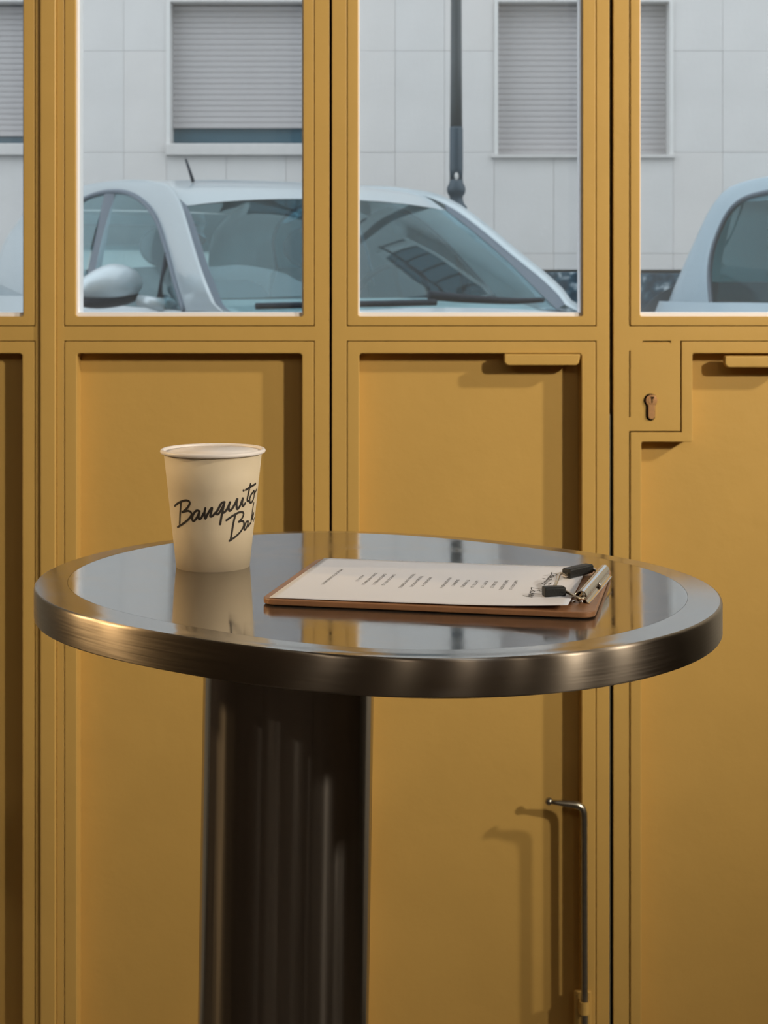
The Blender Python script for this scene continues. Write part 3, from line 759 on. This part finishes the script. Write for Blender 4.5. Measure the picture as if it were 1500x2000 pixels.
WINS = [(-275, 75), (325, 675), (965, 1315), (1605, 1955), (-915, -565)]
WY_T, WY_B = 3, 304
pitch = 97.5; rowh = 198
cache = {}
def slab(x0, x1, z0, z1, k):
    key = (round(x1 - x0, 3), round(z1 - z0, 3), k)
    if key not in cache:
        a, b = (x1 - x0) / 2 - 0.0009, (z1 - z0) / 2 - 0.0009
        v_, f__ = box(-a, a, 0, 0.21, -b, b)
        o = obj('stone_slab', (v_, f__), M_slab[k], bld, loc=((x0 + x1) / 2, WY, (z0 + z1) / 2)); cache[key] = o; return o
    src = cache[key]; o = src.copy(); COL.objects.link(o)
    o.location = Vector(((x0 + x1) / 2, WY + random.uniform(0, 0.003), (z0 + z1) / 2)) - wloc(bld); return o
rows = [(99 + rowh * k, 99 + rowh * (k + 1)) for k in range(-4, 3)]
cols = []
x = 965 - pitch * 22
segs = []
edges = sorted(WINS)
def col_edges():
    out = []
    prev = -1450
    for a, b in edges:
        nfit = max(1, round((a - prev) / pitch)); out += [prev + (a - prev) * i / nfit for i in range(nfit)]
        nfit = max(1, round((b - a) / pitch * .82)); out += [a + (b - a) * i / nfit for i in range(nfit)]
        prev = b
    nfit = round((2500 - prev) / pitch); out += [prev + (2500 - prev) * i / nfit for i in range(nfit + 1)]
    return out
CE = col_edges()
for (ya, yb) in rows:
    for i in range(len(CE) - 1):
        x0, x1 = CE[i], CE[i + 1]; xm = (x0 + x1) / 2
        y0, y1 = ya, yb
        inw = any(a < xm < b for a, b in WINS)
        k = random.choice((0, 0, 1, 1, 2))
        if y0 >= 527: continue
        y1 = min(y1, 527)
        if inw:
            if y1 <= WY_T or y0 >= WY_B: pass
            else:
                if y0 < WY_T: slab(bx(x0), bx(x1), bz(WY_T), bz(y0), k)
                if y1 > WY_B: slab(bx(x0), bx(x1), bz(y1), bz(WY_B), k)
                continue
        slab(bx(x0), bx(x1), bz(y1), bz(y0), k)
slat_src = None
for wi, (a, b) in enumerate(WINS):
    bottom = {0: 263, 1: 247}.get(wi, 301)
    x0, x1 = bx(a), bx(b)
    sh = obj('roller_shutter', join(box(x0 + 0.03, x1 - 0.03, WY + 0.135, WY + 0.145, bz(bottom), bz(WY_T) - 0.01)), M_shut, bld)
    y = bottom
    while y > WY_T + 10:
        if slat_src is None:
            wv = (x1 - x0) / 2 - 0.026; hh = 11 / SW
            prof_ = [(0.135, -hh / 2), (0.1285, -hh / 2 + 0.0015), (0.1275, -hh * .25), (0.1272, 0.0), (0.1275, hh * .25), (0.1285, hh / 2 - 0.0022), (0.135, hh / 2 - 0.0008)]
            V = [(sx * wv, p, q) for sx in (-1, 1) for p, q in prof_]; n = len(prof_)
            Fc = [(i, i + 1, n + i + 1, n + i) for i in range(n - 1)] + [tuple(range(n)), tuple(range(2 * n - 1, n - 1, -1))]
            slat_src = obj('shutter_slat', (V, Fc), M_shut, sh, loc=((x0 + x1) / 2, WY, bz(y - 5.5)))
        else:
            o = slat_src.copy(); COL.objects.link(o); o.parent = sh; o.location = Vector(((x0 + x1) / 2, WY, bz(y - 5.5))) - wloc(sh)
        y -= 11
    obj('window_glass', box(x0 + 0.01, x1 - 0.01, WY + 0.165, WY + 0.175, bz(WY_B), bz(WY_T)), M_wglass, bld)
    obj('window_surround', join(box(x0 - 0.0, x0 + 0.024, WY - 0.012, WY + 0.19, bz(WY_B), bz(WY_T)), box(x1 - 0.024, x1, WY - 0.012, WY + 0.19, bz(WY_B), bz(WY_T))), M_wframe, bld)
    if wi in (0, 1): obj('window_sill', box(x0 - 0.0, x1 + 0.0, WY - 0.045, WY + 0.19, bz(WY_B), bz(WY_B - 23)), M_sill, bld, bevel=0.006)
    else: obj('window_sill', box(x0 - 0.02, x1 + 0.01, WY - 0.03, WY + 0.12, bz(WY_B + 4), bz(WY_B - 2)), M_sill, bld)
xx = -1450
while xx < 2500:
    obj('plinth_slab', box(bx(xx) + 0.002, bx(xx + 330) - 0.002, WY - 0.03, WY + 0.2, ZS + 0.01, bz(532) + random.uniform(-0.006, 0.006)), M_plinth, bld, bevel=0.008)
    xx += 330

# ------------------------------------------------------------------ street lamp post
LD = 7.8; lxp = (891 - 750) / F * LD
M_iron = mat('blue_black_iron', (0.014, 0.045, 0.075, 1), 0.45, noise=0.1, spec=0.5)
M_iron2 = mat('grey_iron', (0.040, 0.055, 0.066, 1), 0.5, noise=0.1)
def lz(y): return H - (y - YH) / F * LD
def lr(p): return p / 2 / F * LD
post = empty('street_lamp', (lxp, LD, ZS), 'dark blue iron street lamp post standing behind the silver car', 'lamp post')
c = (lxp, LD, 0)
obj('lamp_shaft', lathe([(lr(24), lz(250)), (lr(22), lz(120)), (lr(19.5), lz(-200)), (lr(17), lz(-800)), (lr(15), lz(-1100))], c, 40), M_iron2, post, smooth=True)
obj('lamp_sleeve', lathe([(lr(25), lz(352)), (lr(26.5), lz(330)), (lr(26), lz(252)), (lr(24.5), lz(248))], c, 40), M_iron, post, smooth=True)
base = [(lr(26), lz(351)), (lr(28), lz(358)), (lr(36), lz(366)), (lr(37), lz(372)), (lr(34), lz(378)), (lr(26), lz(384)), (lr(27), lz(391)), (lr(33), lz(399)), (lr(42), lz(404)), (lr(43), lz(410)), (lr(38), lz(418)), (lr(40), lz(440)),
        (lr(52), lz(600)), (lr(60), lz(850)), (lr(90), lz(880)), (lr(95), lz(960)), (lr(110), ZS), (0.0, ZS)]
obj('lamp_pedestal', lathe(base, c, 48), M_iron, post, smooth=True)
hole = ball((lxp, LD - lr(26), lz(345)), lr(10), 14, (0.8, 0.35, 1.5))
obj('bright_hole', hole, M_wframe, post, smooth=True)  # pale oval, brightness of the open hole put into its colour
top = lz(-1100)
obj('lamp_head', lathe([(0.0, top + 0.34), (0.10, top + 0.30), (0.17, top + 0.22), (0.12, top + 0.04), (0.05, top), (0, top)], c, 32), M_iron, post, smooth=True)

# ------------------------------------------------------------------ cars
M_cglass = glass('car_glass', (0.76, 0.92, 0.93, 1), 1.7, rcol=(0.62, 0.90, 1.0, 1), dust=0.02, dustcol=(0.55, 0.68, 0.72, 1), ior=1.5)
M_greytrim = mat('blue_grey_trim', (0.10, 0.135, 0.18, 1), 0.4)
M_dash = mat('grey_dashboard', (0.62, 0.69, 0.73, 1), 0.7, noise=0.1)
M_seat = mat('dark_seat_cloth', (0.035, 0.08, 0.105, 1), 0.9, noise=0.15)
M_cabin = mat('cabin_lining', (0.30, 0.42, 0.43, 1), 0.9)
M_tyre = mat('tyre_rubber', (0.02, 0.02, 0.02, 1), 0.9)
M_rim = mat('alloy_wheel', (0.5, 0.5, 0.5, 1), 0.3, metal=0.9)
M_lens = mat('lamp_lens', (0.6, 0.65, 0.68, 1), 0.1, spec=0.8)
M_red = mat('tail_lamp_red', (0.35, 0.02, 0.02, 1), 0.2)

REAR_OP = [(-3.35, 0.585, 1.485), (-3.62, 0.60, 1.39), (-3.80, 0.63, 1.27), (-3.95, 0.68, 0.95)]
REAR_W = [(-2.3, 0.595, 1.50), (-2.6, 0.61, 1.44), (-2.78, 0.63, 1.34), (-2.85, 0.67, 1.22), (-2.88, 0.713, 0.97)]
def make_car(name, label, O, psi, paint, ka=1.0, wscale=1.0, bpillar=-1.80, detail=True, rear_op=REAR_OP, rear_w=REAR_W):
    fw = Vector((math.sin(psi), -math.cos(psi), 0)); rt = Vector((-math.cos(psi), -math.sin(psi), 0))
    def L(a, b, z): return Vector(O) + fw * (a * ka if a < 0 else a) + rt * (b * wscale) + Vector((0, 0, z))
    def C(pts, s=1): return [L(a, b * s, z) for a, b, z in pts]
    root = empty(name, O, label, 'car')
    OP = [(0.14, 0.745, 0.985), (0.0, 0.745, 1.02), (-0.053, 0.745, 1.059), (-0.17, 0.732, 1.128), (-0.349, 0.701, 1.225), (-0.503, 0.673, 1.313), (-0.67, 0.642, 1.402), (-0.79, 0.622, 1.452), (-0.95, 0.60, 1.495), (-1.25, 0.575, 1.533), (-1.7, 0.565, 1.56), (-2.3, 0.565, 1.565), (-2.9, 0.575, 1.545)] + rear_op
    WT_ = [(-0.43, 0.715, 1.00), (-0.59, 0.695, 1.11), (-0.75, 0.67, 1.22), (-0.96, 0.64, 1.35), (-1.16, 0.62, 1.43), (-1.41, 0.605, 1.49), (-1.68, 0.595, 1.52), (-2.0, 0.59, 1.525)] + rear_w
    n = 60
    for s in (1, -1):
        c0 = catmull(C(OP, s), n); c1 = catmull(C(WT_, s), n)
        midc = []
        for i in range(n):
            p = (c0[i] + c1[i]) / 2; q = i / (n - 1)
            midc.append(p + rt * s * 0.012 + Vector((0, 0, 0.012)))
        obj('cantrail', loft([c0, [c0[i] + fw * (.045 if i < n * .33 else .045 * max(0, 1 - (i - n * .33) / 8)) + rt * s * .016 + Vector((0, 0, .014)) for i in range(n)], midc, c1], n, 9), paint, root, smooth=True)
    # windscreen
    TI = [(0.02, 0.695, 1.00), (-0.06, 0.70, 1.035), (-0.15, 0.69, 1.09), (-0.28, 0.675, 1.17), (-0.43, 0.65, 1.26), (-0.60, 0.62, 1.355), (-0.73, 0.60, 1.42)]
    def ws_row(t_pt, t):
        a, b, z = t_pt; return [L(a + 0.075 * (1 - (k / 6) ** 2), b * k / 6, z + 0.035 * (t ** 2) * (1 - (k / 6) ** 2)) for k in range(-6, 7)]
    ws = loft([ws_row(p, i / 6) for i, p in enumerate(TI)], 25, 19)
    obj('windscreen', ws, M_cglass, root, smooth=True)
    for s in (1, -1):
        inn_ = C(TI, s)
        out_ = C([p for p in OP[1:8]], s)
        a_, b_ = catmull(inn_, 30), catmull(out_, 30)
        obj('windscreen_trim', loft([[p + Vector((0, 0, .002)) for p in a_], [(p + q) / 2 + Vector((0, 0, .004)) for p, q in zip(a_, b_)], [q + Vector((0, 0, .001)) for q in b_]], 30, 5), M_greytrim, root, smooth=True)
    obj('cowl_trim', loft([[p + fw * 0.0 for p in ws_row(TI[0], 0)], [p + fw * 0.10 + Vector((0, 0, -0.012)) for p in ws_row(TI[0], 0)]], 25), M_black, root, smooth=True)
    # roof
    RMID = [(-0.66, 0, 1.457), (-0.80, 0, 1.50), (-1.0, 0, 1.535), (-1.4, 0, 1.572), (-1.9, 0, 1.59), (-2.5, 0, 1.585), (-3.0, 0, 1.56), (-3.36, 0, 1.50)]
    RED = [(-0.735, 0.60, 1.421)] + OP[8:14]
    def across(cl, ce, k): return None
    nn = 40; cm = catmull(C(RMID), nn); cR = catmull(C(RED, 1), nn); cL = catmull(C(RED, -1), nn)
    rows_ = []
    for k in range(-8, 9):
        q = abs(k) / 8
        e_ = cR if k >= 0 else cL
        rows_.append([Vector((cm[i].x + (e_[i].x - cm[i].x) * q, cm[i].y + (e_[i].y - cm[i].y) * q, cm[i].z + (e_[i].z - cm[i].z) * q ** 2.6)) for i in range(nn)])
    obj('roof', loft(rows_, nn), paint, root, smooth=True)
    # rear window and tailgate
    def rear(zs_): return [[L(a - 0.04 * (1 - (k / 4) ** 2), b * k / 4, z + up * (1 - (k / 4) ** 2)) for k in range(-4, 5)] for a, b, z, up in zs_]
    obj('rear_window', loft(rear([(a, b, z, .01) for a, b, z in rear_op[:3]] + [((rear_op[2][0] + rear_op[3][0]) / 2, (rear_op[2][1] + rear_op[3][1]) / 2, (rear_op[2][2] + rear_op[3][2]) / 2, 0)]), 17, 9), M_cglass, root, smooth=True)
    obj('tailgate', loft(rear([((rear_op[2][0] + rear_op[3][0]) / 2, (rear_op[2][1] + rear_op[3][1]) / 2, (rear_op[2][2] + rear_op[3][2]) / 2, 0), (-3.96, .70, .98, 0), (-4.0, .74, .7, 0), (-3.98, .74, .45, 0), (-3.9, .72, .25, 0)]), 17, 9), paint, root, smooth=True)
    # side glass with pillars
    for s in (1, -1):
        wt = catmull(C(WT_, s), 80)
        loc_ = [( (p - Vector(O)).dot(fw) / ka, p) for p in wt]
        def belt(a): return L(a, 0.712 * s, 1.005 + 0.012 * max(0, -a - 1) )
        for (a0, a1) in ((-0.43, bpillar + 0.05), (bpillar - 0.05, WT_[-1][0])):
            sel = [(a, p) for a, p in loc_ if a1 <= a <= a0]
            if len(sel) < 2: continue
            obj('side_window', loft([[p for a, p in sel], [(p + belt(a)) / 2 + rt * s * .012 for a, p in sel], [belt(a) for a, p in sel]], 40, 9), M_cglass, root, smooth=True)
        obj('window_gasket', tube([p + rt * s * .004 for p in wt], 0.011, 8), M_greytrim, root, smooth=True)
        pb = min(loc_, key=lambda t: abs(t[0] - bpillar))[1]
        b0, b1 = pb, belt(bpillar + 0.05)
        V, Fc = loft([[b0 + fw * .085 + rt * s * .004, b1 + fw * .11 + rt * s * .004], [b0 + rt * s * .010, b1 + rt * s * .010], [b0 - fw * .085 + rt * s * .004, b1 - fw * .11 + rt * s * .004]], 8)
        obj('door_pillar', (V, Fc), M_greytrim, root, smooth=True)
        if detail:
            pt = min(loc_, key=lambda t: abs(t[0] + 0.76))[1]
            obj('quarter_divider', tube([pt + rt * s * .003, belt(-0.74) + rt * s * .006], 0.014, 8), M_black, root, smooth=True)
    # body sides
    ST = [(1.12, .52, .70, .60), (1.05, .66, .76, .72), (0.85, .73, .83, .79), (0.5, .755, .91, .82), (0.16, .725, .985, .83), (-0.2, .715, 1.0, .835), (-0.9, .712, 1.003, .84), (-1.8, .712, 1.012, .84), (-2.8, .715, 1.025, .84), (-3.4, .715, 1.02, .83), (-3.8, .71, 1.02, .79), (-3.95, .69, 1.01, .74)]
    ac = rear_op[-1][0] - 0.02
    ST = [q if q[0] > ac else (ac + 0.02 * (q[0] + 3.95), q[1] * (q[0] + 9) / 5.2 if False else min(q[1], rear_op[-1][1] + .02), q[2], q[3] - .06 * (detail is False)) for q in ST]
    for s in (1, -1):
        cur = [[L(a, b * s, z) for a, b, z, m_ in ST], [L(a, (b * .5 + m_ * .5) * s, z * .87) for a, b, z, m_ in ST], [L(a, m_ * s, z * .70) for a, b, z, m_ in ST], [L(a, m_ * .995 * s, .42) for a, b, z, m_ in ST], [L(a, m_ * .95 * s, .20) for a, b, z, m_ in ST]]
        obj('body_side', loft(cur, 60, 17), paint, root, smooth=True)
    hood = []
    for (a, b, z, m_) in ST[:5][::-1]: hood.append([L(a + 0.10 * (1 - (k / 5) ** 2), b * k / 5, z + 0.035 * (1 - (k / 5) ** 2)) for k in range(-5, 6)])
    obj('bonnet', loft(hood, 21, 17), paint, root, smooth=True)
    fr_ = []
    for (z, bb, a) in ((.70, .52, 1.12), (.62, .56, 1.17), (.45, .60, 1.22), (.30, .60, 1.18), (.2, .56, 1.10)): fr_.append([L(a + 0.10 * (1 - (k / 5) ** 2), bb * k / 5, z + (.035 * (1 - (k / 5) ** 2) if z == .70 else 0)) for k in range(-5, 6)])
    obj('front_bumper', loft(fr_, 21, 13), paint, root, smooth=True)
    obj('grille', loft([[L(1.235 + .09 * (1 - (k / 3) ** 2), .13 * k, z_) for k in range(-3, 4)] for z_ in (.40, .52)], 9), M_black, root)
    for s in (1, -1):
        hc = L(1.03, .60 * s, .69); obj('headlamp', ball(hc, 0.13, 18, (1, 1, .6)), M_lens, root, smooth=True)
        hc = L(rear_op[-1][0] + .03, .64 * s, .78); obj('tail_lamp', ball(hc, 0.11, 18, (.8, .8, 1.4)), M_red, root, smooth=True)
        for a in (0.52, -2.95):
            c_ = L(a, .74 * s, .31)
            V, Fc = lathe([(0.0, -.09), (.27, -.09), (.305, -.06), (.31, 0), (.305, .06), (.27, .09), (.0, .09)], (0, 0, 0), 40)
            rotm = Matrix((rt, fw, Vector((0, 0, 1)))).transposed()
            VV = [tuple(c_ + rotm @ Vector((z, x, y))) for x, y, z in V]
            wh = obj('wheel', (VV, Fc), M_tyre, root, smooth=True)
            V, Fc = lathe([(0.0, .092), (.19, .094), (.2, .085)], (0, 0, 0), 30)
            VV = [tuple(c_ + rotm @ Vector((z * s, x, y))) for x, y, z in V]
            obj('wheel_rim', (VV, Fc), M_rim, wh, smooth=True)
    # interior
    obj('dashboard', loft([[L(-0.02 + .07 * (1 - (k / 4) ** 2), .68 * k / 4, .985) for k in range(-4, 5)], [L(-.30, .68 * k / 4, 1.03) for k in range(-4, 5)], [L(-.58, .66 * k / 4, 1.035) for k in range(-4, 5)], [L(-.66, .66 * k / 4, .93) for k in range(-4, 5)], [L(-.66, .66 * k / 4, .70) for k in range(-4, 5)]], 17, 17), M_dash, root, smooth=True)
    obj('cabin_floor', loft([[L(-.6, -.70, .55), L(-3.85, -.70, .60)], [L(-.6, .70, .55), L(-3.85, .70, .60)]], 6), M_cabin, root)
    for s in (1, -1):
        sb = join(loft([[L(-1.42 - .02 * abs(k), s * .36 + .22 * k / 3, .6) for k in range(-3, 4)], [L(-1.55 - .02 * abs(k), s * .36 + .23 * k / 3, 1.0) for k in range(-3, 4)], [L(-1.66 - .01 * abs(k), s * .36 + .16 * k / 3, 1.16) for k in range(-3, 4)],
                        [L(-1.78, s * .36 + .16 * k / 3, 1.14) for k in range(-3, 4)], [L(-1.72, s * .36 + .22 * k / 3, .6) for k in range(-3, 4)]], 13, 17))
        st = obj('front_seat', sb, M_seat, root, smooth=True)
        hd = L(-1.70, s * .36, 1.27); V, Fc = ball((0, 0, 0), 1, 18)
        obj('headrest', ([tuple(hd + fw * x * .05 + rt * y * .13 + Vector((0, 0, z * .10))) for x, y, z in V], Fc), M_seat, st, smooth=True)
    obj('rear_seat', loft([[L(-2.65, .62 * k / 3, .6) for k in range(-3, 4)], [L(-2.80, .62 * k / 3, 1.0) for k in range(-3, 4)], [L(-2.9, .55 * k / 3, 1.10) for k in range(-3, 4)], [L(-3.0, .55 * k / 3, 1.05) for k in range(-3, 4)], [L(-3.0, .62 * k / 3, .6) for k in range(-3, 4)]], 13, 17), M_seat, root, smooth=True)
    if detail:
        wc = L(-.80, -.36, 1.02); ring_ = []
        upv = (Vector((0, 0, 1)) * .9 + fw * .42).normalized()
        ring_ = [wc + rt * .18 * math.cos(t * math.pi / 16) + upv * .18 * math.sin(t * math.pi / 16) for t in range(33)]
        obj('steering_wheel', tube(ring_, .014, 8, cap=False), M_black, root, smooth=True)
        rm = L(-.70, 0, 1.385); V, Fc = ball((0, 0, 0), 1, 18)
        obj('rear_view_mirror', ([tuple(rm + fw * x * .02 + rt * y * .11 + Vector((0, 0, z * .035))) for x, y, z in V], Fc), M_black, root, smooth=True)
        # wipers lying along the foot of the windscreen
        def wsp(b, t, lift=.028):
            f_i = t * 6; i = min(5, int(f_i)); q = f_i - i
            a, b_, z = [TI[i][k] + (TI[i + 1][k] - TI[i][k]) * q for k in range(3)]
            kk = b / b_; return L(a + 0.075 * (1 - kk ** 2) + lift, b, z + 0.035 * t * t * (1 - kk ** 2) + lift)
        w1 = obj('wiper', tube(catmull([wsp(-.10, .16), wsp(-.25, .10), wsp(-.45, .05), wsp(-.62, .06)], 24), [.019 - .0004 * i for i in range(24)], 8), M_black, root, smooth=True)
        w2 = obj('wiper', tube(catmull([wsp(.62, .00), wsp(.35, .02), wsp(.10, .03), wsp(-.10, .04)], 24), .012, 8), M_black, root, smooth=True)
        # antenna
        a0 = L(-1.16, .42, 1.545); obj('antenna', tube([a0, a0 - fw * .06 + rt * .012 + Vector((0, 0, .10))], [.008, .005], 8), M_black, root, smooth=True)
    # door mirrors
    for s in (1, -1):
        V, Fc = ball((0, 0, 0), 1, 28)
        mc = L(-.80, .905 * s, 1.092)
        VV = []
        for x, y, z in V:
            yy = y * s
            zz = z * (.092 if z > 0 else .070) * (1 - .28 * max(0, yy))
            VV.append(tuple(mc + fw * (x * .075 + .02 * yy) + rt * (y * .145) + Vector((0, 0, zz - .012 * yy))))
        mm = obj('door_mirror', (VV, Fc), paint, root, smooth=True)
        VV = [tuple(mc + fw * (x * .066 + .02 * y * s - .004) + rt * (y * .136) + Vector((0, 0, z * .035 - .05 - .012 * y * s))) for x, y, z in V]
        obj('mirror_foot', (VV, Fc), M_black, mm, smooth=True)
        obj('mirror_arm', tube([L(-.76, .80 * s, 1.04), L(-.70, .70 * s, 1.015)], [.022, .03], 12), paint, mm, smooth=True)
    return root

M_silver = mat('silver_blue_car_paint', (0.50, 0.575, 0.62, 1), 0.35, metal=0.25, coat=0.6, spec=0.5)
M_paleblue = mat('pale_blue_car_paint', (0.46, 0.58, 0.67, 1), 0.35, metal=0.15, coat=0.6)
make_car('hatchback_car', 'silver hatchback parked at an angle, its windscreen facing the doors', (0.062, 6.27, ZS), math.radians(26.4), M_silver)
make_car('compact_car', 'pale blue compact car half seen at the right edge of the window', (3.215, 4.985, ZS), math.radians(26.4), M_paleblue, ka=0.8, bpillar=-2.65, detail=False,
         rear_op=[(-3.30, 0.575, 1.515), (-3.47, 0.585, 1.43), (-3.60, 0.61, 1.26), (-3.80, 0.665, 0.95)],
         rear_w=[(-2.5, 0.60, 1.495), (-3.0, 0.605, 1.485), (-3.24, 0.615, 1.44), (-3.37, 0.63, 1.31), (-3.39, 0.66, 1.16), (-3.28, 0.712, 0.97)])
